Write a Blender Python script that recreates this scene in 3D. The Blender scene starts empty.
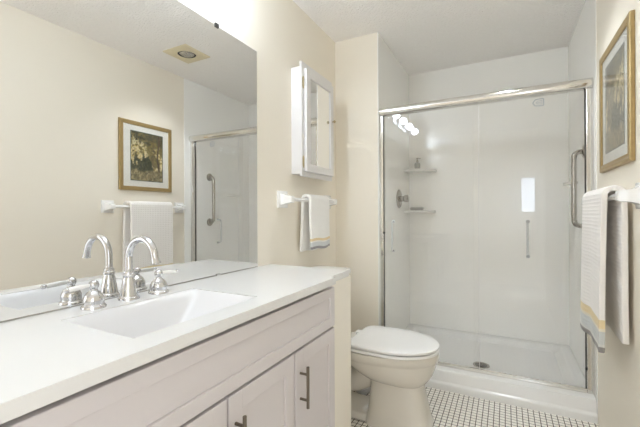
import bpy, bmesh, math, random
from mathutils import Vector, Matrix
random.seed(7)
PI = math.pi
SC = bpy.context.scene
COL = SC.collection

# ------------------------------------------------------------------ camera
cam_data = bpy.data.cameras.new('camera')
cam = bpy.data.objects.new('camera', cam_data); COL.objects.link(cam)
cam_data.sensor_width = 36.0
cam_data.lens = 354.8248 / 640 * 36.0
cam_data.clip_start = 0.02
cam.location = (1.1481, 0.0, 1.1400)
YAW, ROLL = 0.483, 0.0041
cam.matrix_world = (Matrix.Translation(cam.location) @ Matrix.Rotation(YAW, 4, 'Z')
                    @ Matrix.Rotation(PI / 2, 4, 'X') @ Matrix.Rotation(-ROLL, 4, 'Z'))
SC.camera = cam

# ------------------------------------------------------------------ world, light levels, exposure
world = bpy.data.worlds.new('world'); SC.world = world
world.use_nodes = True
world.node_tree.nodes['Background'].inputs[0].default_value = (0.92, 0.95, 1.0, 1)
world.node_tree.nodes['Background'].inputs[1].default_value = 0.9
BULB_STRENGTH = 23.0
DOWN_POWER = 11.0
WINDOW_STRENGTH = 2.0
vs = SC.view_settings
vs.view_transform = 'Standard'; vs.look = 'None'; vs.gamma = 1.0; vs.use_curve_mapping = False
vs.exposure = 1.86
cy = SC.cycles
cy.max_bounces = 14; cy.diffuse_bounces = 8; cy.glossy_bounces = 8
cy.transparent_max_bounces = 16; cy.transmission_bounces = 8
cy.caustics_reflective = True; cy.blur_glossy = 0.5; cy.caustics_refractive = False
cy.sample_clamp_indirect = 8.0

# ------------------------------------------------------------------ room numbers (metres)
H, W, YB, YF, YS, XA, YW = 2.44, 1.585, -1.35, 2.45, 3.36, 0.3406, 2.40
CT = 0.864            # counter top
YD = 2.495            # shower door plane

# ------------------------------------------------------------------ material helpers
def lin(c):
    out = []
    for v in c[:3]:
        v /= 255.0
        out.append(v / 12.92 if v <= 0.04045 else ((v + 0.055) / 1.055) ** 2.4)
    return (out[0], out[1], out[2], 1.0)

def new_mat(name):
    m = bpy.data.materials.new(name); m.use_nodes = True
    nt = m.node_tree
    return m, nt, nt.nodes['Principled BSDF']

def mat(name, rgb, rough=0.5, metal=0.0, spec=0.5, noise=None, bump=None, coat=0.0):
    """noise=(scale, amount): slight colour mottling; bump=(scale, strength, distance)"""
    m, nt, b = new_mat(name)
    b.inputs['Base Color'].default_value = lin(rgb)
    b.inputs['Roughness'].default_value = rough
    b.inputs['Metallic'].default_value = metal
    b.inputs['Specular IOR Level'].default_value = spec
    b.inputs['Coat Weight'].default_value = coat
    b.inputs['Coat Roughness'].default_value = 0.05
    tc = nt.nodes.new('ShaderNodeTexCoord')
    if noise:
        n = nt.nodes.new('ShaderNodeTexNoise'); n.inputs['Scale'].default_value = noise[0]
        n.inputs['Detail'].default_value = 4
        nt.links.new(tc.outputs['Object'], n.inputs['Vector'])
        mx = nt.nodes.new('ShaderNodeMix'); mx.data_type = 'RGBA'
        c = lin(rgb); k = 1 - noise[1]
        mx.inputs['A'].default_value = (c[0] * k, c[1] * k, c[2] * k, 1)
        mx.inputs['B'].default_value = (min(1, c[0] * (1 + noise[1])), min(1, c[1] * (1 + noise[1])), min(1, c[2] * (1 + noise[1])), 1)
        nt.links.new(n.outputs['Fac'], mx.inputs['Factor'])
        nt.links.new(mx.outputs['Result'], b.inputs['Base Color'])
    if bump:
        n = nt.nodes.new('ShaderNodeTexNoise'); n.inputs['Scale'].default_value = bump[0]
        n.inputs['Detail'].default_value = 3
        nt.links.new(tc.outputs['Object'], n.inputs['Vector'])
        bp = nt.nodes.new('ShaderNodeBump'); bp.inputs['Strength'].default_value = bump[1]
        bp.inputs['Distance'].default_value = bump[2]
        nt.links.new(n.outputs['Fac'], bp.inputs['Height'])
        nt.links.new(bp.outputs['Normal'], b.inputs['Normal'])
    return m

def emit(name, rgb, strength):
    m, nt, b = new_mat(name)
    b.inputs['Base Color'].default_value = lin(rgb)
    b.inputs['Emission Color'].default_value = lin(rgb)
    b.inputs['Emission Strength'].default_value = strength
    return m

def thin_glass(name, tint, ior=1.45):
    m = bpy.data.materials.new(name); m.use_nodes = True
    nt = m.node_tree; nt.nodes.clear()
    out = nt.nodes.new('ShaderNodeOutputMaterial')
    mix = nt.nodes.new('ShaderNodeMixShader')
    tr = nt.nodes.new('ShaderNodeBsdfTransparent'); tr.inputs[0].default_value = lin(tint)
    gl = nt.nodes.new('ShaderNodeBsdfGlossy'); gl.inputs['Roughness'].default_value = 0.0
    # Schlick reflectance, the same from either side of the pane
    ge = nt.nodes.new('ShaderNodeNewGeometry')
    dt = nt.nodes.new('ShaderNodeVectorMath'); dt.operation = 'DOT_PRODUCT'
    nt.links.new(ge.outputs['Normal'], dt.inputs[0]); nt.links.new(ge.outputs['Incoming'], dt.inputs[1])
    f0 = ((ior - 1) / (ior + 1)) ** 2
    prev = dt.outputs['Value']
    for op, val in (('ABSOLUTE', None), ('SUBTRACT', 'flip'), ('POWER', 5.0), ('MULTIPLY', 1 - f0), ('ADD', f0)):
        n = nt.nodes.new('ShaderNodeMath'); n.operation = op; n.use_clamp = True
        if val == 'flip': n.inputs[0].default_value = 1.0; nt.links.new(prev, n.inputs[1])
        else:
            nt.links.new(prev, n.inputs[0])
            if val is not None: n.inputs[1].default_value = val
        prev = n.outputs[0]
    nt.links.new(prev, mix.inputs[0])
    nt.links.new(tr.outputs[0], mix.inputs[1]); nt.links.new(gl.outputs[0], mix.inputs[2])
    nt.links.new(mix.outputs[0], out.inputs[0])
    return m

M = {}
M['wall'] = mat('cream_paint', (238, 231, 217), 0.6, noise=(3.0, 0.012), bump=(90, 0.06, 0.002))
M['ceiling'] = mat('textured_ceiling', (252, 249, 246), 0.9, noise=(60, 0.03), bump=(75, 0.85, 0.012))
M['surround'] = mat('shower_acrylic', (246, 245, 241), 0.18, noise=(2.0, 0.01))
M['pan'] = mat('shower_pan_acrylic', (232, 231, 228), 0.22)
M['counter'] = mat('white_quartz', (230, 229, 227), 0.12, noise=(5.0, 0.012))
M['basin'] = mat('white_basin', (228, 227, 227), 0.14)
M['cabinet'] = mat('vanity_paint', (214, 208, 208), 0.42, noise=(4.0, 0.01))
M['partition'] = mat('partition_paint', (240, 234, 222), 0.55)
M['gapdark'] = mat('dark_gap', (60, 50, 44), 0.8)
M['chrome'] = mat('chrome', (212, 212, 213), 0.03, 1.0)
M['softchrome'] = mat('polished_aluminium', (224, 222, 218), 0.12, 1.0)
M['steel'] = mat('brushed_steel', (178, 174, 168), 0.2, 1.0)
M['nickel'] = mat('brushed_nickel', (128, 120, 108), 0.32, 1.0)
M['brass'] = mat('brass', (196, 182, 146), 0.25, 1.0)
M['porcelain'] = mat('porcelain', (236, 234, 230), 0.08, coat=0.3)
M['bowlchina'] = mat('vitreous_china', (222, 217, 207), 0.1, coat=0.3)
M['seat'] = mat('white_seat_plastic', (238, 237, 235), 0.16)
M['whitepaint'] = mat('white_gloss_paint', (226, 224, 223), 0.3)
M['whiteceramic'] = mat('white_ceramic', (246, 245, 243), 0.12)
M['mirror'] = mat('mirror_silver', (238, 238, 237), 0.0, 1.0)
M['black'] = mat('black_rubber', (32, 32, 32), 0.6)
M['darkmetal'] = mat('dark_metal', (70, 68, 66), 0.4, 0.8)
M['gold'] = mat('gilt_wood', (172, 148, 102), 0.38, 0.45, noise=(45, 0.16), bump=(60, 0.25, 0.003))
M['matboard'] = mat('mat_board', (242, 240, 232), 0.8)
M['glass'] = thin_glass('shower_glass', (255, 255, 255))
M['picglass'] = thin_glass('picture_glass', (252, 252, 252), 1.5)
M['lighttrim'] = mat('almond_trim', (226, 214, 182), 0.5)
M['lampface'] = mat('lamp_reflector', (190, 188, 182), 0.2, 0.8, bump=(60, 0.6, 0.01))
M['bulb'] = emit('bulb_glow', (224, 239, 255), BULB_STRENGTH)
M['daylight'] = emit('daylight_pane', (226, 238, 255), WINDOW_STRENGTH)
M['plasticbag'] = mat('crumpled_plastic', (200, 200, 202), 0.35, bump=(25, 0.6, 0.02))
M['clear'] = mat('clear_acrylic', (232, 234, 235), 0.08)
M['clear'].node_tree.nodes['Principled BSDF'].inputs['Transmission Weight'].default_value = 0.35
M['etch'] = mat('etched_mark', (150, 162, 176), 0.7)
M['soap'] = mat('grey_soap', (168, 168, 164), 0.5)

# mosaic floor
def floor_mat():
    m, nt, b = new_mat('mosaic_floor')
    tc = nt.nodes.new('ShaderNodeTexCoord')
    br = nt.nodes.new('ShaderNodeTexBrick')
    br.offset = 0.0; br.squash = 1.0; br.offset_frequency = 2
    br.inputs['Scale'].default_value = 1.0
    br.inputs['Brick Width'].default_value = 0.0285
    br.inputs['Row Height'].default_value = 0.0285
    br.inputs['Mortar Size'].default_value = 0.0021
    br.inputs['Mortar Smooth'].default_value = 0.1
    br.inputs['Color1'].default_value = lin((244, 240, 232))
    br.inputs['Color2'].default_value = lin((238, 233, 224))
    br.inputs['Mortar'].default_value = lin((72, 63, 55))
    nt.links.new(tc.outputs['Object'], br.inputs['Vector'])
    nt.links.new(br.outputs['Color'], b.inputs['Base Color'])
    b.inputs['Roughness'].default_value = 0.16
    bp = nt.nodes.new('ShaderNodeBump'); bp.inputs['Strength'].default_value = 0.4
    bp.inputs['Distance'].default_value = 0.001; bp.invert = True
    nt.links.new(br.outputs['Fac'], bp.inputs['Height'])
    nt.links.new(bp.outputs['Normal'], b.inputs['Normal'])
    return m
M['floor'] = floor_mat()

# waffle towel: UV = (metres across, metres from the front hem)
def towel_mat(name, stops, cell):
    m, nt, b = new_mat(name)
    b.inputs['Roughness'].default_value = 0.95
    b.inputs['Sheen Weight'].default_value = 0.15
    uv = nt.nodes.new('ShaderNodeTexCoord')
    sep = nt.nodes.new('ShaderNodeSeparateXYZ')
    nt.links.new(uv.outputs['UV'], sep.inputs[0])
    ramp = nt.nodes.new('ShaderNodeValToRGB'); ramp.color_ramp.interpolation = 'CONSTANT'
    el = ramp.color_ramp.elements
    while len(el) > 1: el.remove(el[-1])
    el[0].position = 0; el[0].color = lin(stops[0][1])
    for p, c in stops[1:]:
        e = el.new(p); e.color = lin(c)
    nt.links.new(sep.outputs[1], ramp.inputs[0])
    nt.links.new(ramp.outputs[0], b.inputs['Base Color'])
    def sn(sock):
        mul = nt.nodes.new('ShaderNodeMath'); mul.operation = 'MULTIPLY'; mul.inputs[1].default_value = 2 * PI / cell
        s = nt.nodes.new('ShaderNodeMath'); s.operation = 'SINE'
        a = nt.nodes.new('ShaderNodeMath'); a.operation = 'ABSOLUTE'
        nt.links.new(sock, mul.inputs[0]); nt.links.new(mul.outputs[0], s.inputs[0]); nt.links.new(s.outputs[0], a.inputs[0])
        return a.outputs[0]
    mn = nt.nodes.new('ShaderNodeMath'); mn.operation = 'MINIMUM'
    nt.links.new(sn(sep.outputs[0]), mn.inputs[0]); nt.links.new(sn(sep.outputs[1]), mn.inputs[1])
    bp = nt.nodes.new('ShaderNodeBump'); bp.inputs['Strength'].default_value = 0.55; bp.inputs['Distance'].default_value = 0.004
    bp.invert = True
    nt.links.new(mn.outputs[0], bp.inputs['Height'])
    nt.links.new(bp.outputs['Normal'], b.inputs['Normal'])
    return m
M['towel'] = towel_mat('bath_towel_cloth', [(0, (146, 142, 140)), (0.022, (214, 214, 210)), (0.035, (204, 206, 204)),
                       (0.085, (232, 224, 204)), (0.095, (232, 214, 172)), (0.13, (246, 242, 238))], 0.032)
M['handtowel'] = towel_mat('hand_towel_cloth', [(0, (158, 156, 158)), (0.012, (218, 220, 220)), (0.04, (244, 242, 238)),
                       (0.05, (234, 214, 170)), (0.066, (247, 245, 241))], 0.016)

# ------------------------------------------------------------------ geometry helpers
def v3(p): return Vector(p)

def box(bm, x0, x1, y0, y1, z0, z1, bevel=0.0, seg=2):
    t = bmesh.new()
    bmesh.ops.create_cube(t, size=1.0)
    for v in t.verts:
        v.co = Vector(((x0 + x1) / 2 + v.co.x * (x1 - x0), (y0 + y1) / 2 + v.co.y * (y1 - y0), (z0 + z1) / 2 + v.co.z * (z1 - z0)))
    if bevel > 0:
        bmesh.ops.bevel(t, geom=t.edges[:], offset=bevel, segments=seg, profile=0.5, affect='EDGES')
    merge(bm, t)

def merge(bm, t):
    me = bpy.data.meshes.new('tmp'); t.to_mesh(me); t.free()
    bm.from_mesh(me); bpy.data.meshes.remove(me)

def rings(bm, rs, cap0=True, cap1=True, closed=True):
    """loft a list of equal-length point rings"""
    vr = [[bm.verts.new(p) for p in r] for r in rs]
    n = len(vr[0])
    for a, b in zip(vr[:-1], vr[1:]):
        for i in range(n if closed else n - 1):
            j = (i + 1) % n
            try: bm.faces.new((a[i], a[j], b[j], b[i]))
            except ValueError: pass
    if cap0: bm.faces.new(list(reversed(vr[0])))
    if cap1: bm.faces.new(vr[-1])
    return vr

def lathe(bm, prof, center=(0, 0, 0), axis=(0, 0, 1), seg=32):
    """prof: list of (radius, height along axis)"""
    ax = v3(axis).normalized()
    u = ax.orthogonal().normalized(); w = ax.cross(u)
    c = v3(center)
    rs = []
    for r, h in prof:
        r = max(r, 1e-4)
        rs.append([c + ax * h + (u * math.cos(2 * PI * i / seg) + w * math.sin(2 * PI * i / seg)) * r for i in range(seg)])
    rings(bm, rs)

def tube(bm, pts, rad, seg=16, caps=True):
    pts = [v3(p) for p in pts]
    n = len(pts)
    rads = rad if isinstance(rad, (list, tuple)) else [rad] * n
    t0 = (pts[1] - pts[0]).normalized()
    u = t0.orthogonal().normalized()
    rs = []
    for i, p in enumerate(pts):
        t = (pts[min(i + 1, n - 1)] - pts[max(i - 1, 0)]).normalized()
        u = (u - t * u.dot(t)).normalized(); w = t.cross(u)
        rs.append([p + (u * math.cos(2 * PI * k / seg) + w * math.sin(2 * PI * k / seg)) * rads[i] for k in range(seg)])
    rings(bm, rs, caps, caps)

def arc(c, r, a0, a1, n, plane='xz'):
    out = []
    for i in range(n + 1):
        a = a0 + (a1 - a0) * i / n
        d1, d2 = r * math.cos(a), r * math.sin(a)
        if plane == 'xz': out.append((c[0] + d1, c[1], c[2] + d2))
        elif plane == 'yz': out.append((c[0], c[1] + d1, c[2] + d2))
        else: out.append((c[0] + d1, c[1] + d2, c[2]))
    return out

def prism(bm, poly, z0, z1):
    a = [bm.verts.new((x, y, z0)) for x, y in poly]
    b = [bm.verts.new((x, y, z1)) for x, y in poly]
    n = len(poly)
    bm.faces.new(list(reversed(a))); bm.faces.new(b)
    for i in range(n):
        j = (i + 1) % n
        bm.faces.new((a[i], a[j], b[j], b[i]))

def root_origin(o):
    while o.parent: o = o.parent
    return Vector(o.location)

def obj(name, bm, material, parent=None, smooth=None, origin=None):
    """link a bmesh given in room coordinates as ONE mesh object"""
    bmesh.ops.recalc_face_normals(bm, faces=bm.faces[:])
    org = root_origin(parent) if parent else Vector(origin or (0, 0, 0))
    for v in bm.verts: v.co -= org
    me = bpy.data.meshes.new(name); bm.to_mesh(me); bm.free()
    me.materials.append(M[material] if isinstance(material, str) else material)
    o = bpy.data.objects.new(name, me); COL.objects.link(o)
    if parent: o.parent = parent
    else: o.location = org
    if smooth is not None:
        me.shade_smooth()
        me.set_sharp_from_angle(angle=math.radians(smooth))
    return o

def tag(o, label, cat, group=None):
    o['label'] = label; o['category'] = cat
    if group: o['group'] = group
    return o

def thing(name, loc, label, cat, group=None):
    o = bpy.data.objects.new(name, None); COL.objects.link(o)
    o.empty_display_size = 0.05; o.location = loc
    return tag(o, label, cat, group)

def struct(name, bm, material, smooth=None, parent=None):
    o = obj(name, bm, material, parent, smooth)
    if not parent: o['kind'] = 'structure'
    return o

# ================================================================== the setting
b = bmesh.new(); box(b, -0.1, W + 0.1, YB - 0.1, YS + 0.1, -0.1, 0.0); struct('floor', b, 'floor')
b = bmesh.new(); box(b, -0.1, W + 0.1, YB - 0.1, YS + 0.1, H, H + 0.1); struct('ceiling', b, 'ceiling')
b = bmesh.new(); box(b, -0.1, 0.0, YB - 0.1, YF + 0.1, 0, H); struct('wall_left', b, 'wall')
b = bmesh.new(); box(b, 0.0, XA - 0.006, YF, YF + 0.1, 0, H); struct('wall_far', b, 'wall')
# unseen doorway added in the right wall behind the camera as fill light
DW0, DW1, DWH = -1.25, -0.30, 2.05
b = bmesh.new(); box(b, W, W + 0.1, YB - 0.1, DW0, 0, H); box(b, W, W + 0.1, DW1, YW, 0, H); box(b, W, W + 0.1, DW0, DW1, DWH, H); struct('wall_right', b, 'wall')
b = bmesh.new(); t_ = 0.06
for ya, yb, za, zb_ in ((DW0 - t_, DW0, 0, DWH + t_), (DW1, DW1 + t_, 0, DWH + t_), (DW0, DW1, DWH, DWH + t_)): box(b, W - 0.014, W + 0.0, ya, yb, za, zb_, 0.003)
struct('trim_1', b, 'whitepaint')  # casing around the added doorway
pl = bpy.data.lights.new('added_doorway_portal', 'AREA'); pl.shape = 'RECTANGLE'; pl.size = DW1 - DW0; pl.size_y = DWH
pl.cycles.is_portal = True  # guides world light sampling through the added opening
po = bpy.data.objects.new('added_doorway_portal', pl); COL.objects.link(po)
po.location = (W + 0.05, (DW0 + DW1) / 2, DWH / 2); po.rotation_euler = (PI / 2, 0, PI / 2)
b = bmesh.new(); box(b, XA - 0.006, XA, YF - 0.003, YS, 0, H); box(b, XA - 0.10, XA - 0.006, YF + 0.1, YS, 0, H)
struct('wall_shower_left', b, 'surround')
b = bmesh.new(); box(b, W - 0.003, W + 0.1, YW, YS, 0, H); struct('wall_shower_right', b, 'surround')
b = bmesh.new(); box(b, XA - 0.1, W + 0.1, YS, YS + 0.1, 0, H); struct('wall_shower_back', b, 'surround')
# back wall behind the camera with a narrow window
wx0, wx1, wz0, wz1 = 1.345, 1.56, 1.14, 1.70
b = bmesh.new()
box(b, 0, wx0, YB - 0.1, YB, 0, H); box(b, wx1, W, YB - 0.1, YB, 0, H)
box(b, wx0, wx1, YB - 0.1, YB, 0, wz0); box(b, wx0, wx1, YB - 0.1, YB, wz1, H)
struct('wall_back', b, 'wall')
win = bpy.data.objects.new('window_1', None); COL.objects.link(win); win.location = ((wx0 + wx1) / 2, YB, wz0); win['kind'] = 'structure'
b = bmesh.new()
f = 0.018
box(b, wx0, wx0 + f, YB - 0.06, YB + 0.006, wz0, wz1); box(b, wx1 - f, wx1, YB - 0.06, YB + 0.006, wz0, wz1)
box(b, wx0 + f, wx1 - f, YB - 0.06, YB + 0.006, wz0, wz0 + f); box(b, wx0 + f, wx1 - f, YB - 0.06, YB + 0.006, wz1 - f, wz1)
obj('window_frame', b, 'whitepaint', win)
b = bmesh.new(); box(b, wx0 + f, wx1 - f, YB - 0.05, YB - 0.045, wz0 + f, wz1 - f); obj('pane', b, 'daylight', win)

# short partition that ends the vanity run
b = bmesh.new(); box(b, 0.0, 0.468, 1.414, 1.622, 0, CT - 0.030, 0.003); struct('wall_partition', b, 'partition')

# ================================================================== vanity cabinet
van = thing('vanity_cabinet', (0.235, 0.69, 0), 'long pale grey shaker bathroom vanity cabinet under the white countertop', 'cabinet')
VX, VY0, VY1 = 0.480, -0.05, 1.410
zt = CT - 0.030          # underside of the countertop
b = bmesh.new()
box(b, 0.003, VX - 0.045, VY0, VY1, 0.09, 0.640)
box(b, 0.003, 0.020, VY0, VY1, 0.635, 0.80); box(b, 0.018, VX - 0.021, VY0, VY0 + 0.018, 0.635, zt - 0.0006); box(b, 0.018, VX - 0.021, VY1 - 0.018, VY1, 0.635, zt - 0.0006)
box(b, 0.003, VX - 0.075, VY0 + 0.01, VY1, 0.0, 0.09)
obj('body', b, 'cabinet', van)

def shaker(bm, x, y0, y1, z0, z1, rail, th=0.020, rec=0.008):
    """frame and recessed panel, front face at x"""
    bv = 0.0025
    box(bm, x - th, x, y0, y0 + rail, z0, z1, bv); box(bm, x - th, x, y1 - rail, y1, z0, z1, bv)
    box(bm, x - th, x, y0 + rail - 0.002, y1 - rail + 0.002, z0, z0 + rail, bv)
    box(bm, x - th, x, y0 + rail - 0.002, y1 - rail + 0.002, z1 - rail, z1, bv)
    box(bm, x - th + 0.001, x - rec, y0 + rail - 0.004, y1 - rail + 0.004, z0 + rail - 0.004, z1 - rail + 0.004)

b = bmesh.new(); shaker(b, VX, VY0, VY1, 0.649, zt - 0.016, 0.042); obj('apron_panel', b, 'cabinet', van)
def pull(bm, y, z0, z1):
    x = VX + 0.032
    tube(bm, [(x, y, z0), (x, y, z1)], 0.0058, 14)
    for z in (z0 + 0.028, z1 - 0.028):
        tube(bm, [(VX - 0.001, y, z), (x, y, z)], 0.0048, 12)
edges = [(0.345, 0.731, 0.700), (0.738, 1.074, 0.764), (1.081, 1.408, 1.114)]
edges.insert(0, (-0.048, 0.339, -0.012))
for y0, y1, hy in edges:
    b = bmesh.new(); shaker(b, VX, y0, y1, 0.095, 0.640, 0.055)
    d = obj('door', b, 'cabinet', van)
    b = bmesh.new(); pull(b, hy, 0.436, 0.585); h = obj('handle', b, 'nickel', d, 40); h['label'] = 'brushed nickel bar handle'

# ================================================================== countertop with basin
ctop = thing('countertop', (0.245, 0.7, zt), 'glossy white countertop with an integral rectangular basin on the vanity cabinet', 'countertop')
bx0, bx1, by0, by1 = 0.115, 0.415, 0.505, 0.950
cx1, cy0, cy1, cy2 = 0.494, -0.06, 1.392, 1.596
b = bmesh.new()
xs = [0.002, bx0, bx1, 0.468, cx1]; ys = [cy0, by0, by1, cy1, cy2]
def has(i, j):
    if j == 3 and i == 3: return False
    if j == 1 and i == 1: return False
    return 0 <= i < 4 and 0 <= j < 4
vt, vb = {}, {}
for i, x in enumerate(xs):
    for j, y in enumerate(ys):
        vt[i, j] = b.verts.new((x, y, CT)); vb[i, j] = b.verts.new((x, y, zt))
for i in range(4):
    for j in range(4):
        if not has(i, j): continue
        b.faces.new((vt[i, j], vt[i + 1, j], vt[i + 1, j + 1], vt[i, j + 1]))
        b.faces.new((vb[i, j + 1], vb[i + 1, j + 1], vb[i + 1, j], vb[i, j]))
        for (di, dj, p, q) in ((-1, 0, (i, j), (i, j + 1)), (1, 0, (i + 1, j), (i + 1, j + 1)), (0, -1, (i, j), (i + 1, j)), (0, 1, (i, j + 1), (i + 1, j + 1))):
            if not (has(i + di, j + dj)) :
                b.faces.new((vb[p], vb[q], vt[q], vt[p]))
for v in [v for v in b.verts if not v.link_faces]: b.verts.remove(v)
bev = [e for e in b.edges if len(e.link_faces) == 2 and e.calc_face_angle(0) > 1.0]
bmesh.ops.recalc_face_normals(b, faces=b.faces[:])
bmesh.ops.bevel(b, geom=bev, offset=0.003, segments=2, profile=0.5, affect='EDGES')
obj('slab', b, 'counter', ctop, 40)
def sst(a, c, t):
    t = max(0, min(1, (t - a) / (c - a))); return t * t * (3 - 2 * t)
b = bmesh.new()
NX, NY = 36, 54; g = {}
def basin_z(u, v):
    ex = sst(0, 0.16, u) * sst(0, 0.20, 1 - u)
    ey = sst(0, 0.12, v) * min(1.0, 1.02 * math.sin(min(1, (1 - v) / 0.36) * PI / 2) ** 1.1)
    return CT - 0.002 - 0.115 * min(1, ex * ey)
for i in range(NX + 1):
    for j in range(NY + 1):
        u, v = i / NX, j / NY
        g[i, j] = b.verts.new((bx0 - 0.001 + u * (bx1 - bx0 + 0.002), by0 - 0.001 + v * (by1 - by0 + 0.002), basin_z(u, v)))
for i in range(NX):
    for j in range(NY):
        b.faces.new((g[i, j], g[i + 1, j], g[i + 1, j + 1], g[i, j + 1]))
bas = obj('basin', b, 'basin', ctop, 60)
b = bmesh.new()
zc = basin_z(0.5, 0.42)
lathe(b, [(0.0, zc + 0.004), (0.016, zc + 0.004), (0.022, zc + 0.001), (0.022, zc - 0.004)], ((bx0 + bx1) / 2, by0 + 0.42 * (by1 - by0), 0))
obj('drain', b, 'chrome', ctop, 40)

# ================================================================== faucet
FX, FY = 0.058, 0.735
fau = thing('faucet', (FX, FY, CT), 'chrome gooseneck widespread faucet with two bell handles behind the basin', 'faucet')
b = bmesh.new()
lathe(b, [(0.0325, 0), (0.0325, 0.006), (0.030, 0.009), (0.027, 0.011), (0.0265, 0.015), (0.0235, 0.035), (0.0185, 0.062), (0.0155, 0.072), (0.0185, 0.075),
          (0.0185, 0.081), (0.0155, 0.084), (0.0165, 0.088), (0.0150, 0.092), (0.0125, 0.095), (0.0115, 0.098)], (FX, FY, CT))
obj('spout_base', b, 'chrome', fau, 50)
b = bmesh.new()
R = 0.064
path = [(FX, FY, CT + 0.09), (FX, FY, CT + 0.115), (FX, FY, CT + 0.132)]
path += arc((FX + R, FY, CT + 0.134), R, PI, 0.12, 24)
ex, _, ez = path[-1]
path += [(ex + 0.003, FY, ez - 0.008), (ex + 0.006, FY, ez - 0.018)]
rad = [0.0112] * (len(path) - 3) + [0.0112, 0.0118, 0.0142]
tube(b, path, rad, 20)
obj('spout', b, 'chrome', fau, 50)
def handle(y, sgn):
    b = bmesh.new()
    lathe(b, [(0.0335, 0), (0.0335, 0.005), (0.031, 0.008), (0.028, 0.010), (0.0275, 0.013), (0.0285, 0.020), (0.0275, 0.029), (0.0240, 0.038), (0.0175, 0.046), (0.0115, 0.050),
              (0.0095, 0.054), (0.0095, 0.057), (0.0125, 0.060), (0.0145, 0.067), (0.0125, 0.075), (0.007, 0.0800), (0.0, 0.0812)], (FX + 0.006, y, CT))
    h = obj('handle', b, 'chrome', fau, 50)
    b = bmesh.new()
    z = CT + 0.0675
    x = FX + 0.006
    tube(b, [(x, y + sgn * 0.010, z), (x, y + sgn * 0.016, z), (x, y + sgn * 0.04, z - 0.001), (x, y + sgn * 0.066, z - 0.003), (x, y + sgn * 0.07, z - 0.003)],
         [0.0045, 0.006, 0.0075, 0.0065, 0.005], 14)
    l = obj('lever', b, 'porcelain', h, 50); l['label'] = 'white porcelain lever'
    b = bmesh.new()
    tube(b, [(x, y + sgn * 0.068, z - 0.003), (x, y + sgn * 0.073, z - 0.003), (x, y + sgn * 0.08, z - 0.0035), (x, y + sgn * 0.084, z - 0.0035)], [0.005, 0.0072, 0.006, 0.002], 12)
    obj('lever_tip', b, 'chrome', h, 50)
handle(0.620, -1); handle(0.842, 1)

# ================================================================== wall mirror
mz0, mz1, my0, my1 = CT + 0.001, 1.982, -0.06, 1.480
mir = thing('wall_mirror', (0.0, 0.71, mz0), 'large frameless mirror on the wall above the vanity countertop', 'mirror')
b = bmesh.new(); box(b, 0.0005, 0.005, my0, my1, mz0, mz1); obj('mirror_pane', b, 'mirror', mir)
for (y, z, s) in ((1.192, mz1, 1), (0.3, mz1, 1)):
    b = bmesh.new(); box(b, 0.0008, 0.010, y - 0.011, y + 0.011, z - 0.009, z + 0.010, 0.002); obj('clip', b, 'darkmetal', mir)
for y in (1.196, 0.3):
    b = bmesh.new(); box(b, 0.0052, 0.010, y - 0.012, y + 0.012, mz0, mz0 + 0.008, 0.002); obj('clip', b, 'chrome', mir)
b = bmesh.new(); box(b, 0.0052, 0.0075, my0, my1, mz0 - 0.0005, mz0 + 0.0028); obj('bottom_channel', b, 'steel', mir)

# ================================================================== vanity light bar above the mirror
vl = thing('vanity_light', (0.0, 0.735, 2.155), 'chrome bar light with round glowing bulbs on the wall above the mirror', 'light fixture')
b = bmesh.new(); box(b, 0.0, 0.030, 0.20, 1.27, 2.155, 2.255, 0.006); obj('back_plate', b, 'chrome', vl, 40)
for y in (0.28, 0.58, 0.88, 1.18):
    b = bmesh.new(); lathe(b, [(0.030, 0), (0.030, 0.006), (0.020, 0.010), (0.020, 0.028)], (0.029, y, 2.205), (1, 0, 0), 24); s = obj('socket', b, 'chrome', vl, 40)
    b = bmesh.new(); bmesh.ops.create_uvsphere(b, u_segments=24, v_segments=16, radius=0.040, matrix=Matrix.Translation((0.098, y, 2.205))); obj('bulb', b, 'bulb', vl, 60)

# ================================================================== medicine cabinet
mc = thing('medicine_cabinet', (0.0, 2.005, 1.36), 'small white wall cabinet with a mirrored door, hung between the mirror and the corner', 'cabinet')
CY0, CY1, CZ0, CZ1 = 1.818, 2.215, 1.378, 2.020
b = bmesh.new(); box(b, 0.001, 0.062, CY0, CY1, CZ0, CZ1, 0.002); obj('body', b, 'whitepaint', mc)
b = bmesh.new(); box(b, 0.062, 0.077, CY0 - 0.004, CY1 + 0.012, CZ0 - 0.014, CZ1 + 0.028, 0.002); obj('face_frame', b, 'whitepaint', mc)
DY0, DY1, DZ0, DZ1, X0, X1 = 1.838, 2.208, 1.392, 2.010, 0.079, 0.099
b = bmesh.new(); r = 0.048
box(b, X0, X1, DY0, DY0 + r, DZ0, DZ1, 0.003); box(b, X0, X1, DY1 - r * 0.9, DY1, DZ0, DZ1, 0.003)
box(b, X0, X1, DY0 + r - 0.002, DY1 - r * 0.9 + 0.002, DZ0, DZ0 + r, 0.003); box(b, X0, X1, DY0 + r - 0.002, DY1 - r * 0.9 + 0.002, DZ1 - r, DZ1, 0.003)
dr = obj('door', b, 'whitepaint', mc)
b = bmesh.new(); box(b, X0 + 0.002, X1 - 0.008, DY0 + r - 0.004, DY1 - r * 0.9 + 0.004, DZ0 + r - 0.004, DZ1 - r + 0.004); obj('mirror_panel', b, 'mirror', dr)
b = bmesh.new(); lathe(b, [(0.004, 0), (0.004, 0.010), (0.009, 0.014), (0.010, 0.020), (0.006, 0.025), (0, 0.026)], (X1 - 0.001, DY1 - 0.020, 1.765), (1, 0, 0), 16); obj('knob', b, 'brass', dr, 40)
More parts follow.
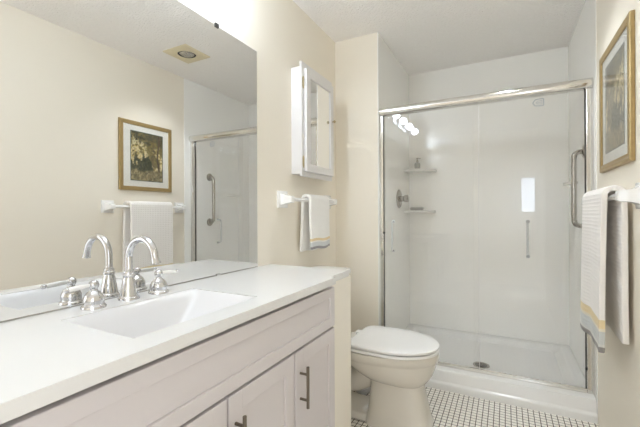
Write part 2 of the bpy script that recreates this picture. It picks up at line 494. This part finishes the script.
for z in (1.925, 1.45):
    b = bmesh.new(); tube(b, [(X0 - 0.001, DY0 - 0.006, z - 0.032), (X0 - 0.001, DY0 - 0.006, z + 0.032)], 0.0045, 10)
    box(b, 0.0775, X0 + 0.004, DY0 - 0.016, DY0 - 0.004, z - 0.026, z + 0.026)
    for k in (-1, 1):
        lathe(b, [(0.005, 0), (0.005, 0.002), (0.002, 0.006), (0, 0.007)], (X0 - 0.001, DY0 - 0.006, z + k * 0.031), (0, 0, k), 10)
    obj('hinge', b, 'brass', dr, 40)

# ================================================================== towel bars and towels
def towel_bar(xw, sx, y0, y1, z, off, label):
    """xw wall plane, sx +1 sticks out to +x"""
    t = thing('towel_bar', (xw, (y0 + y1) / 2, z - 0.05), label, 'towel bar')
    for y in (y0, y1):
        b = bmesh.new()
        def sq(d, h, dz=0): 
            x = xw + sx * d
            return [(x, y - h, z - h + dz), (x, y + h, z - h + dz), (x, y + h, z + h + dz), (x, y - h, z + h + dz)]
        rings(b, [sq(0.0005, 0.048), sq(0.010, 0.048), sq(0.013, 0.044), sq(0.016, 0.034), sq(0.024, 0.028), sq(0.040, 0.023), sq(off - 0.006, 0.021), sq(off + 0.012, 0.019), sq(off + 0.016, 0.014)])
        obj('post', b, 'whiteceramic', t, 25)
    b = bmesh.new(); x = xw + sx * off
    h = 0.0110
    rings(b, [[(x - h, y, z), (x, y, z - h), (x + h, y, z), (x, y, z + h)] for y in (y0 + 0.012, y1 - 0.012)])
    obj('bar', b, 'whiteceramic', t)
    return t
towel_bar(W, -1, 1.660, 2.335, 1.200, 0.062, 'white ceramic towel bar on the right wall under the framed picture')
towel_bar(0.0, 1, 1.712, 2.290, 1.222, 0.062, 'white ceramic towel bar on the left wall under the small cabinet')

def towel(name, xw, sx, off, zbar, y0, y1, zf, zb, gap_f, gap_b, th, mname, seed, origin, skew=0.0, spread=0.0):
    """folded towel over a bar: sheet from the front hem up over the bar and down behind"""
    rnd = random.Random(seed)
    xf = off + gap_f; xb = off - gap_b
    prof = []
    top = zbar + 0.004
    n1 = 40
    for i in range(n1): prof.append((xf, zf + (top - zf) * i / n1, 1 - i / n1))
    for i in range(13):
        a = PI * i / 12
        rr = (xf - xb) / 2
        prof.append(((xf + xb) / 2 + rr * math.cos(a), top + 0.85 * rr * math.sin(a), 0))
    n2 = 34
    for i in range(1, n2 + 1): prof.append((xb, top + (zb - top) * i / n2, i / n2))
    b = bmesh.new(); uvl = b.loops.layers.uv.new('UVMap')
    NYY = 30; rows = []; S = [0]
    for p, q in zip(prof[:-1], prof[1:]): S.append(S[-1] + math.hypot(q[0] - p[0], q[1] - p[1]))
    ph = [rnd.uniform(0, 6.28) for _ in range(4)]
    for k, (d, z, w) in enumerate(prof):
        row = []
        front = k < n1 + 6
        for j in range(NYY + 1):
            v = j / NYY
            wav = w * (0.006 * math.sin(5.5 * v + ph[0] + 1.2 * w) + 0.003 * math.sin(13 * v + ph[1]))
            dd = d + (wav + 0.010 * w if front else wav * 0.5)
            yy = y0 + (y1 - y0) * v + (0.008 * w * math.sin(3 * w + ph[2])) * (1 if front else -1) + (0.012 * w * (0.5 - v)) - (0 if front else spread * (0.35 + 0.65 * w) * (1 - v))
            zz = z + (skew * (v - 0.5) * w if front else -skew * (v - 0.5) * w * 0.5) + 0.004 * w * math.sin(9 * v + ph[3])
            row.append(b.verts.new((xw + sx * dd, yy, zz)))
        rows.append(row)
    for k in range(len(prof) - 1):
        for j in range(NYY):
            fc = b.faces.new((rows[k][j], rows[k][j + 1], rows[k + 1][j + 1], rows[k + 1][j]))
            for lp, (kk, jj) in zip(fc.loops, ((k, j), (k, j + 1), (k + 1, j + 1), (k + 1, j))):
                lp[uvl].uv = ((y1 - y0) * jj / NYY, S[kk])
    o = obj(name, b, mname, None, 60, origin)
    md = o.modifiers.new('thickness', 'SOLIDIFY'); md.thickness = th; md.offset = 0.0
    bv = o.modifiers.new('soft', 'BEVEL'); bv.width = th * 0.42; bv.segments = 3; bv.limit_method = 'ANGLE'; bv.angle_limit = math.radians(60)
    return o
o = towel('towel', W, -1, 0.062, 1.207, 1.792, 2.190, 0.575, 0.63, 0.0245, 0.035, 0.022, 'towel', 3, (W, 2.0, 0.5), 0.0, 0.04)
tag(o, 'white waffle bath towel with yellow and grey end stripes hanging on the right wall', 'towel')
o = towel('hand_towel', 0.0, 1, 0.062, 1.226, 1.895, 2.150, 0.918, 0.905, 0.022, 0.028, 0.018, 'handtowel', 5, (0, 2.0, 0.9), 0.0, 0.02)
tag(o, 'short white hand towel with a striped hem hanging below the small wall cabinet', 'towel')

# ================================================================== framed picture on the right wall
PY0, PY1, PZ0, PZ1 = 1.750, 2.246, 1.337, 1.910
pic = thing('framed_picture', (W, 2.0, PZ0), 'gold framed landscape picture with white mat on the right wall', 'picture')
b = bmesh.new()
fw = 0.034
prof = [(0.0, 0.0), (0.0, 0.013), (0.003, 0.017), (0.009, 0.018), (0.016, 0.0155), (0.024, 0.0145), (0.030, 0.0165), (0.034, 0.014), (0.034, 0.004)]
rs = []
for (i, d) in prof:
    rs.append([(W - 0.001 - d, PY0 + i, PZ0 + i), (W - 0.001 - d, PY1 - i, PZ0 + i), (W - 0.001 - d, PY1 - i, PZ1 - i), (W - 0.001 - d, PY0 + i, PZ1 - i)])
rings(b, rs, False, False); obj('frame', b, 'gold', pic, 30)
b = bmesh.new(); box(b, W - 0.010, W - 0.006, PY0 + fw - 0.003, PY1 - fw + 0.003, PZ0 + fw - 0.003, PZ1 - fw + 0.003); obj('mat_board', b, 'matboard', pic)
AY0, AY1, AZ0, AZ1 = 1.852, 2.148, 1.425, 1.825
def hsh(i, j): return random.Random(i * 7919 + j * 104729 + 13).random()
def vn(x, y):
    i, j = math.floor(x), math.floor(y); fx, fy = x - i, y - j
    fx = fx * fx * (3 - 2 * fx); fy = fy * fy * (3 - 2 * fy)
    return (hsh(i, j) * (1 - fx) + hsh(i + 1, j) * fx) * (1 - fy) + (hsh(i, j + 1) * (1 - fx) + hsh(i + 1, j + 1) * fx) * fy
def fbm(x, y): return 0.5 * vn(x, y) + 0.3 * vn(2.1 * x, 2.1 * y) + 0.2 * vn(4.3 * x, 4.3 * y)
def mixc(a, c, t):
    t = max(0, min(1, t)); return tuple(p + (q - p) * t for p, q in zip(a, c))
def art(u, v):
    n = fbm(u * 7, v * 9); n2 = fbm(u * 18 + 40, v * 20); n3 = fbm(u * 34 + 7, v * 38 + 3)
    c = mixc((240, 222, 176), (214, 204, 164), sst(0.35, 0.95, v + 0.3 * (n - 0.5)))            # glowing sky
    c = mixc(c, (196, 168, 92), sst(0.50, 0.66, n2 + 0.06))                                     # hazy far foliage
    c = mixc(c, (134, 120, 70), sst(0.52, 0.66, n + 0.34 * sst(0.55, 0.95, v) - 0.08 * math.cos(5 * u)))  # canopy
    c = mixc(c, (84, 80, 54), sst(0.56, 0.68, n2 + 0.26 * sst(0.60, 1.0, v) - 0.06))
    top = 0.40 + 0.16 * math.exp(-((u - 0.42) / 0.16) ** 2) - 0.22 * sst(0.55, 0.8, u) + 0.34 * (n - 0.5) + 0.2 * (n2 - 0.5)
    k = sst(-0.02, 0.03, top - v) * sst(0.12, 0.24, v)
    c = mixc(c, (62, 68, 50), k)                                                                # dark bushes
    c = mixc(c, (126, 122, 82), 0.8 * sst(0.54, 0.64, n3) * k)
    if v > 0.18: c = mixc(c, (96, 76, 58), sst(0.035, 0.018, abs(u - 0.86 - 0.03 * math.sin(v * 9))))  # tree trunk
    if v > 0.3: c = mixc(c, (110, 92, 66), sst(0.02, 0.010, abs(u - 0.70 - 0.02 * math.sin(v * 12))))
    c = mixc(c, mixc((196, 178, 136), (112, 104, 74), n2 * 1.8 - 0.4), sst(0.26, 0.16, v + 0.12 * (n - 0.5)))  # path
    return mixc(c, mixc(c, (50, 48, 36), 0.4), sst(0.56, 0.7, n3))
b = bmesh.new(); cl = b.loops.layers.float_color.new('paint'); NA, NB = 72, 96
gv = [[b.verts.new((W - 0.0108, AY0 + (AY1 - AY0) * i / NA, AZ0 + (AZ1 - AZ0) * j / NB)) for j in range(NB + 1)] for i in range(NA + 1)]
for i in range(NA):
    for j in range(NB):
        fc = b.faces.new((gv[i][j], gv[i + 1][j], gv[i + 1][j + 1], gv[i][j + 1]))
        c = lin(art((i + 0.5) / NA, (j + 0.5) / NB))
        for lp in fc.loops: lp[cl] = c
m, nt, bs = new_mat('landscape_print'); at = nt.nodes.new('ShaderNodeAttribute'); at.attribute_name = 'paint'
nt.links.new(at.outputs['Color'], bs.inputs['Base Color']); bs.inputs['Roughness'].default_value = 0.6
obj('landscape_print', b, m, pic)
b = bmesh.new()
e = 0.006
for (ya, yb, za, zb_) in ((AY0 - e, AY0, AZ0 - e, AZ1 + e), (AY1, AY1 + e, AZ0 - e, AZ1 + e), (AY0, AY1, AZ0 - e, AZ0), (AY0, AY1, AZ1, AZ1 + e)):
    box(b, W - 0.0115, W - 0.0095, ya, yb, za, zb_)
o = obj('mat_border', b, mat('mat_border_green', (84, 96, 88), 0.7), pic)
b = bmesh.new(); box(b, W - 0.0135, W - 0.0122, PY0 + fw - 0.002, PY1 - fw + 0.002, PZ0 + fw - 0.002, PZ1 - fw + 0.002); obj('glass', b, 'picglass', pic)

# ================================================================== ceiling downlight
LX, LY = 1.150, 2.050
dl = thing('ceiling_light', (LX, LY, H), 'square almond recessed ceiling light reflected near the top of the wall mirror', 'light fixture')
b = bmesh.new(); s = 0.128; ri = 0.072
N = 48
def sqr(t, hh):
    c, s_ = math.cos(t), math.sin(t); k = hh / max(abs(c), abs(s_)); return (LX + c * k, LY + s_ * k)
angs = [2 * PI * i / N + PI / 4 for i in range(N)]
rs = [[(*sqr(a, s), H - 0.001) for a in angs], [(*sqr(a, s), H - 0.008) for a in angs], [(*sqr(a, s - 0.012), H - 0.013) for a in angs],
      [(LX + (ri + 0.004) * math.cos(a), LY + (ri + 0.004) * math.sin(a), H - 0.013) for a in angs], [(LX + ri * math.cos(a), LY + ri * math.sin(a), H - 0.006) for a in angs], [(LX + ri * math.cos(a), LY + ri * math.sin(a), H - 0.001) for a in angs]]
rings(b, rs, False, False); obj('trim_plate', b, 'lighttrim', dl, 40)
b = bmesh.new(); lathe(b, [(0.071, 0), (0.071, -0.004), (0.058, -0.004), (0.058, 0)], (LX, LY, H - 0.001)); obj('recess_ring', b, 'black', dl)
b = bmesh.new(); lathe(b, [(0.057, 0), (0.057, -0.004), (0.050, -0.008), (0.03, -0.011), (0.0, -0.012)], (LX, LY, H - 0.001)); obj('lamp', b, 'lampface', dl, 50)
ld = bpy.data.lights.new('ceiling_lamp_glow', 'SPOT'); ld.shadow_soft_size = 0.045; ld.spot_size = math.radians(115); ld.spot_blend = 0.8; ld.energy = DOWN_POWER; ld.color = (0.88, 0.94, 1.0)
lo = bpy.data.objects.new('ceiling_lamp_glow', ld); COL.objects.link(lo); lo.parent = dl; lo.location = (0, 0, -0.016)

# ================================================================== shower base
sb = thing('shower_tray', (0.96, 2.9, 0), 'white acrylic shower tray with a raised front curb on the mosaic floor', 'shower tray')
PX0, PX1 = XA + 0.0015, W - 0.0045
b = bmesh.new()
# cross-section in y,z swept along x: two-stepped curb, inner slope, floor, rear upstand
sec = [(2.385, 0.0), (2.385, 0.034), (2.392, 0.044), (2.400, 0.047), (2.404, 0.052), (2.408, 0.104), (2.416, 0.115), (2.430, 0.117), (2.545, 0.117), (2.556, 0.112), (2.585, 0.060), (2.62, 0.052),
       (2.80, 0.045), (3.22, 0.052), (3.26, 0.060), (3.285, 0.095), (3.30, 0.100), (YS - 0.0015, 0.100), (YS - 0.0015, 0.0)]
xsn = [PX0, PX0 + 0.055, PX0 + 0.07, PX0 + 0.105] + [0.6, 0.8, 0.96, 1.1, 1.3] + [PX1 - 0.105, PX1 - 0.07, PX1 - 0.055, PX1]
lift = {0: 0.100, 1: 0.100, 2: 0.093, 3: 0.0, len(xsn) - 1: 0.100, len(xsn) - 2: 0.100, len(xsn) - 3: 0.093, len(xsn) - 4: 0.0}
rs = []
for i, x in enumerate(xsn):
    mn = lift.get(i, 0)
    rs.append([(x, y, (max(z, mn) if (0.03 < z and y > 2.55) else z)) for y, z in sec])
rings(b, rs, True, True, True); obj('pan', b, 'pan', sb, 35)
b = bmesh.new(); lathe(b, [(0.056, 0), (0.056, 0.003), (0.050, 0.0045), (0.046, 0.003), (0.0, 0.003)], (0.986, 2.79, 0.0462)); dn = obj('drain', b, 'steel', sb, 40)
b = bmesh.new()
for k in range(-3, 4):
    hl = math.sqrt(max(0.0, 0.040 ** 2 - (k * 0.012) ** 2))
    box(b, 0.986 - hl, 0.986 + hl, 2.79 + k * 0.012 - 0.003, 2.79 + k * 0.012 + 0.003, 0.0490, 0.0498)
obj('drain_slots', b, 'darkmetal', dn)

# ================================================================== shower door enclosure
se = thing('shower_door', (0.96, YD, 0.117), 'chrome framed sliding glass shower door across the alcove', 'shower door')
b = bmesh.new()
hz = 1.868
rs = []
for x in (XA + 0.0015, W - 0.0045):
    r_ = []
    for k in range(20):
        a = 2 * PI * k / 20
        r_.append((x, YD - 0.005 + 0.038 * math.copysign(abs(math.cos(a)) ** 0.75, math.cos(a)), hz + 0.031 * math.copysign(abs(math.sin(a)) ** 0.75, math.sin(a))))
    rs.append(r_)
rings(b, rs); obj('header_rail', b, 'softchrome', se, 40)
for x0, x1 in ((XA + 0.0015, XA + 0.026), (W - 0.034, W - 0.0045)):
    b = bmesh.new(); box(b, x0, x1, YD - 0.022, YD + 0.030, 0.1172, 1.84, 0.003)
    obj('side_jamb', b, 'softchrome', se)
b = bmesh.new(); box(b, XA + 0.027, W - 0.035, YD - 0.022, YD + 0.030, 0.1172, 0.128, 0.002); box(b, XA + 0.027, W - 0.035, YD - 0.022, YD - 0.017, 0.1272, 0.142, 0.001); obj('bottom_track', b, 'softchrome', se)
b = bmesh.new(); box(b, 0.935, 1.015, YD - 0.014, YD - 0.001, 0.1284, 0.139, 0.001); obj('door_guide', b, 'darkmetal', se)
def u_handle(bm, x, y, sy, z0, z1):
    r = 0.020; o_ = 0.042
    pts = [(x, y, z0)] + arc((x, y + sy * (o_ - r), z0 + r), r, -PI / 2, 0, 6, 'yz') if sy > 0 else [(x, y, z0)] + [(p[0], 2 * y - p[1], p[2]) for p in arc((x, y + (o_ - r), z0 + r), r, -PI / 2, 0, 6, 'yz')]
    top = [(p[0], p[1], z0 + z1 - p[2]) for p in reversed(pts)]
    tube(bm, pts + top, 0.0068, 12)
    for z in (z0, z1):
        lathe(bm, [(0.011, 0), (0.011, 0.004), (0.008, 0.006)], (x, y, z), (0, sy, 0), 14)
b = bmesh.new(); box(b, XA + 0.028, 0.992, YD - 0.013, YD - 0.006, 0.130, 1.842, 0.001); pa = obj('glass_panel', b, 'glass', se)
b = bmesh.new(); u_handle(b, 0.438, YD - 0.0130, -1, 0.872, 1.080); h = obj('handle', b, 'clear', pa, 50); h['label'] = 'clear acrylic pull handle'
b = bmesh.new(); box(b, 0.9922, 0.9946, YD - 0.0135, YD - 0.0055, 0.130, 1.842, 0.001); obj('edge_strip', b, 'whitepaint', pa)
b = bmesh.new(); box(b, 0.960, W - 0.036, YD + 0.010, YD + 0.017, 0.130, 1.842, 0.001); pb = obj('glass_panel', b, 'glass', se)
b = bmesh.new(); u_handle(b, 1.266, YD + 0.0170, 1, 0.872, 1.085); h = obj('handle', b, 'clear', pb, 50); h['label'] = 'clear acrylic pull handle'
# etched safety-glass mark: a tag outline with bars
b = bmesh.new()
mx, mzz, ye = 1.323, 1.803, YD + 0.0097
def bar(x0, z0, x1, z1, w=0.0022):
    d = Vector((x1 - x0, 0, z1 - z0)); n = Vector((-d.z, 0, d.x)).normalized() * w / 2
    ps = [Vector((x0, ye, z0)) + n, Vector((x0, ye, z0)) - n, Vector((x1, ye, z1)) - n, Vector((x1, ye, z1)) + n]
    va = [b.verts.new(p) for p in ps]; vb_ = [b.verts.new(p - Vector((0, 0.0005, 0))) for p in ps]
    b.faces.new(va); b.faces.new(list(reversed(vb_)))
    for i in range(4): b.faces.new((va[i], va[(i + 1) % 4], vb_[(i + 1) % 4], vb_[i]))
out = [(-0.030, 0), (-0.016, 0.019), (0.022, 0.022), (0.027, 0.016), (0.027, -0.016), (0.022, -0.022), (-0.016, -0.019)]
for p, q in zip(out, out[1:] + out[:1]): bar(mx + p[0], mzz + p[1], mx + q[0], mzz + q[1], 0.003)
for p, q in (((-0.012, 0), (0.0, 0.010)), ((-0.012, 0), (0.0, -0.010)), ((-0.002, 0), (0.012, 0)), ((0.006, 0.011), (0.018, 0.011)), ((0.018, 0.011), (0.018, -0.011)), ((0.006, -0.011), (0.018, -0.011))):
    bar(mx + p[0], mzz + p[1], mx + q[0], mzz + q[1])
obj('etched_mark', b, 'etch', pb)
for x0, x1, ya, yb in ((XA + 0.0262, XA + 0.0292, YD - 0.0145, YD - 0.0045), (W - 0.0372, W - 0.0342, YD + 0.0085, YD + 0.0185)):
    b = bmesh.new(); box(b, x0, x1, ya, yb, 0.1285, 1.842); obj('gasket', b, 'darkmetal', se)
for (x, z, sgn) in ((XA + 0.026, 1.000, 1), (W - 0.034, 0.255, -1)):
    b = bmesh.new(); lathe(b, [(0.009, 0), (0.009, 0.006), (0.006, 0.009)], (x, YD - 0.018, z), (sgn, 0, 0), 14); obj('bumper', b, 'black', se, 40)

# ================================================================== shower fittings
sv = thing('shower_valve', (XA, 2.985, 1.262), 'round chrome shower valve on the left alcove wall', 'shower valve')
b = bmesh.new(); lathe(b, [(0.080, 0.0005), (0.080, 0.004), (0.072, 0.010), (0.045, 0.014), (0.030, 0.016)], (XA, 2.985, 1.262), (1, 0, 0), 36); obj('plate', b, 'steel', sv, 40)
b = bmesh.new(); lathe(b, [(0.024, 0.014), (0.024, 0.045), (0.030, 0.050), (0.032, 0.075), (0.026, 0.082), (0, 0.083)], (XA, 2.985, 1.262), (1, 0, 0), 12); obj('knob', b, 'steel', sv, 30)

def corner_shelf(z, rx, ry, label):
    poly = [(XA + 0.0008, YS - 0.0008)]
    for i in range(17):
        a = PI / 2 * i / 16
        poly.append((XA + 0.0008 + rx * math.cos(a) ** 0.8 if i < 16 else XA + 0.0008, YS - 0.0008 - ry * math.sin(a) ** 0.8))
    poly = list(reversed(poly))
    b = bmesh.new(); prism(b, poly, z - 0.022, z)
    inner = [(XA + 0.0008 + (p[0] - XA - 0.0008) * 1.0, p[1]) for p in poly]
    bmesh.ops.recalc_face_normals(b, faces=b.faces[:])
    o = obj('corner_shelf', b, 'pan', None, 40, (XA + 0.05, YS - 0.05, z - 0.022))
    md = o.modifiers.new('round', 'BEVEL'); md.width = 0.006; md.segments = 3; md.limit_method = 'ANGLE'
    return tag(o, label, 'shelf')
corner_shelf(1.535, 0.25, 0.19, 'upper white corner shelf in the shower alcove')
corner_shelf(1.165, 0.24, 0.19, 'lower white corner shelf in the shower alcove, beside the valve')
bt = thing('bottle', (0.440, 3.245, 1.535), 'small grey pump bottle on the upper corner shelf of the shower', 'bottle')
b = bmesh.new(); lathe(b, [(0.024, 0), (0.026, 0.003), (0.026, 0.050), (0.020, 0.058), (0.010, 0.064), (0.010, 0.068)], (0.440, 3.245, 1.5352), seg=20); obj('bottle_body', b, 'soap', bt, 40)
b = bmesh.new(); lathe(b, [(0.011, 0.066), (0.011, 0.078), (0.005, 0.080), (0.005, 0.092), (0.012, 0.094), (0.012, 0.100), (0, 0.101)], (0.440, 3.245, 1.5352), seg=16)
box(b, 0.440, 0.472, 3.240, 3.250, 1.6295, 1.6345, 0.001); obj('pump', b, 'steel', bt, 40)
b = bmesh.new(); box(b, 0.378, 0.498, 3.222, 3.276, 1.1653, 1.193, 0.009, 3)
tag(obj('soap_bar', b, 'soap', None, 50, (0.438, 3.25, 1.165)), 'grey bar of soap on the lower corner shelf of the shower', 'soap')
# small ledge on the right alcove wall
b = bmesh.new()
poly = [(W - 0.0042, 2.93)] + [(W - 0.0042 - 0.07 * math.sin(PI * i / 12) ** 0.6, 2.93 + 0.24 * i / 12) for i in range(1, 12)] + [(W - 0.0042, 3.17)]
prism(b, list(reversed(poly)), 1.335, 1.352)
tag(obj('wall_shelf', b, 'pan', None, 40, (W - 0.02, 3.05, 1.335)), 'small white ledge on the right alcove wall behind the grab bar', 'shelf')

gb = thing('grab_bar', (W - 0.004, 2.70, 1.05), 'vertical brushed steel grab bar on the right wall inside the shower', 'grab bar')
b = bmesh.new()
xo = W - 0.0035; r = 0.034; off = 0.054; gz0, gz1, gy = 1.055, 1.520, 2.725
lo_ = [(xo, gy, gz0)] + [(xo - (off - r) - r * math.sin(t), gy, gz0 + r - r * math.cos(t)) for t in [PI / 2 * i / 8 for i in range(9)]]
up_ = [(p[0], p[1], gz0 + gz1 - p[2]) for p in reversed(lo_)]
tube(b, lo_ + up_, 0.0150, 18); obj('bar', b, 'steel', gb, 50)
for z in (gz0, gz1):
    b = bmesh.new(); lathe(b, [(0.040, 0), (0.040, 0.004), (0.034, 0.010), (0.018, 0.014)], (xo + 0.0003, gy, z), (-1, 0, 0), 28); obj('flange', b, 'steel', gb, 40)

# ================================================================== toilet
TY = 1.925
to = thing('toilet', (0.45, TY, 0), 'white elongated toilet with a closed lid between the vanity and the shower', 'toilet')
def egg(xb, xf, hw, z, n=48, pb=2.4, pf=2.0, wide=0.40):
    """plan ring: squarer at the back (xb), rounder at the front (xf)"""
    xm = xb + (xf - xb) * wide
    out = []
    for i in range(n):
        a = 2 * PI * i / n
        c, s = math.cos(a), math.sin(a)
        if c >= 0: x = xm + (xf - xm) * abs(c) ** (2 / pf); y = hw * math.copysign(abs(s) ** (2 / pf), s)
        else: x = xm - (xm - xb) * abs(c) ** (2 / pb); y = hw * math.copysign(abs(s) ** (2 / pb), s)
        out.append((x, TY + y, z))
    return out
b = bmesh.new()
L = [egg(0.455, 0.80, 0.130, 0.0, pb=5, pf=3.4, wide=0.6), egg(0.455, 0.80, 0.130, 0.025, pb=5, pf=3.4, wide=0.6), egg(0.462, 0.792, 0.122, 0.034, pb=5, pf=3.2, wide=0.6),
     egg(0.470, 0.782, 0.115, 0.09, pb=4.6, pf=3, wide=0.6), egg(0.476, 0.770, 0.108, 0.15, pb=4.4, pf=2.9, wide=0.6), egg(0.478, 0.760, 0.104, 0.215, pb=4, pf=2.7, wide=0.58), egg(0.470, 0.760, 0.106, 0.236, pb=3.6, pf=2.5, wide=0.55),
     egg(0.44, 0.778, 0.128, 0.248, pb=3, pf=2.2, wide=0.5), egg(0.37, 0.803, 0.162, 0.285, wide=0.46), egg(0.315, 0.818, 0.178, 0.325, wide=0.42), egg(0.29, 0.824, 0.183, 0.350), egg(0.280, 0.826, 0.186, 0.360),
     egg(0.27, 0.833, 0.193, 0.366), egg(0.27, 0.834, 0.194, 0.398), egg(0.272, 0.831, 0.192, 0.404), egg(0.30, 0.80, 0.16, 0.405)]
rings(b, L); obj('bowl', b, 'bowlchina', to, 50)
# trapway on the flank and rear deck
b = bmesh.new()
tp = [(0.49, 0.28), (0.44, 0.225), (0.38, 0.185), (0.31, 0.16), (0.24, 0.16), (0.18, 0.20), (0.15, 0.27), (0.15, 0.33)]
tube(b, [(x, TY, z) for x, z in tp], [0.075, 0.072, 0.068, 0.066, 0.066, 0.068, 0.072, 0.08], 20)
box(b, 0.12, 0.47, TY - 0.105, TY + 0.105, 0.0, 0.045, 0.015)
obj('trapway', b, 'bowlchina', to, 60)
b = bmesh.new(); box(b, 0.03, 0.36, TY - 0.125, TY + 0.125, 0.335, 0.404, 0.018, 3); obj('deck', b, 'bowlchina', to, 60)
b = bmesh.new()
def rrect(x0, x1, y0, y1, r, z, n=6):
    out = []
    for cx, cy_, a0 in ((x1 - r, y1 - r, 0), (x0 + r, y1 - r, PI / 2), (x0 + r, y0 + r, PI), (x1 - r, y0 + r, 3 * PI / 2)):
        for i in range(n + 1):
            a = a0 + PI / 2 * i / n; out.append((cx + r * math.cos(a), cy_ + r * math.sin(a), z))
    return out
rings(b, [rrect(0.035, 0.215, TY - 0.175, TY + 0.175, 0.04, 0.405), rrect(0.022, 0.232, TY - 0.195, TY + 0.195, 0.035, 0.44), rrect(0.012, 0.245, TY - 0.207, TY + 0.207, 0.03, 0.748)])
obj('tank', b, 'porcelain', to, 50)
b = bmesh.new()
rings(b, [rrect(0.008, 0.250, TY - 0.212, TY + 0.212, 0.03, 0.750), rrect(0.005, 0.260, TY - 0.216, TY + 0.216, 0.032, 0.756), rrect(0.005, 0.262, TY - 0.217, TY + 0.217, 0.032, 0.776), rrect(0.010, 0.256, TY - 0.212, TY + 0.212, 0.028, 0.786)])
obj('tank_lid', b, 'porcelain', to, 50)
b = bmesh.new(); tube(b, [(0.243, TY - 0.15, 0.69), (0.262, TY - 0.15, 0.69)], 0.012, 14); tube(b, [(0.262, TY - 0.155, 0.69), (0.265, TY - 0.11, 0.685), (0.266, TY - 0.07, 0.682)], [0.008, 0.006, 0.007], 10)
obj('flush_lever', b, 'chrome', to, 40)
b = bmesh.new()
K = dict(pb=6.0, wide=0.46)
rings(b, [egg(0.378, 0.833, 0.190, 0.408, **K), egg(0.375, 0.838, 0.195, 0.411, **K), egg(0.375, 0.838, 0.195, 0.420, **K), egg(0.379, 0.834, 0.191, 0.4235, **K)]); obj('seat', b, 'seat', to, 35)
b = bmesh.new()
rings(b, [egg(0.385, 0.828, 0.185, 0.4285, **K), egg(0.381, 0.836, 0.193, 0.431, **K), egg(0.380, 0.837, 0.194, 0.440, **K), egg(0.383, 0.834, 0.191, 0.4435, **K), egg(0.390, 0.827, 0.184, 0.4450, **K), egg(0.45, 0.765, 0.13, 0.4475, **K), egg(0.52, 0.69, 0.07, 0.448, **K)])
obj('lid', b, 'seat', to, 35)
for y in (TY - 0.075, TY + 0.075):
    b = bmesh.new(); box(b, 0.345, 0.392, y - 0.022, y + 0.022, 0.4055, 0.436, 0.008, 3); obj('hinge', b, 'seat', to, 60)
for y in (TY - 0.118,):
    b = bmesh.new(); lathe(b, [(0.014, 0.0), (0.014, 0.010), (0.008, 0.018), (0, 0.019)], (0.36, y, 0.043), seg=14); obj('bolt_cap', b, 'seat', to, 50)

# crumpled bag on the floor beside the toilet
b = bmesh.new(); bmesh.ops.create_icosphere(b, subdivisions=4, radius=1.0)
for v in b.verts:
    p = v.co.normalized()
    k = 1 + 0.35 * (fbm(p.x * 2.2 + 5, p.y * 2.2 + p.z * 1.7) - 0.5) + 0.25 * (fbm(p.x * 5 + 9, p.z * 5 - p.y * 4) - 0.5)
    v.co = Vector((0.345 + 0.055 * p.x * k, 2.11 + 0.055 * p.y * k, max(0.001, 0.055 + 0.06 * p.z * k)))
tag(obj('plastic_bag', b, 'plasticbag', None, 20, (0.345, 2.11, 0.0)), 'crumpled pale grey plastic bag on the floor behind the toilet', 'bag')
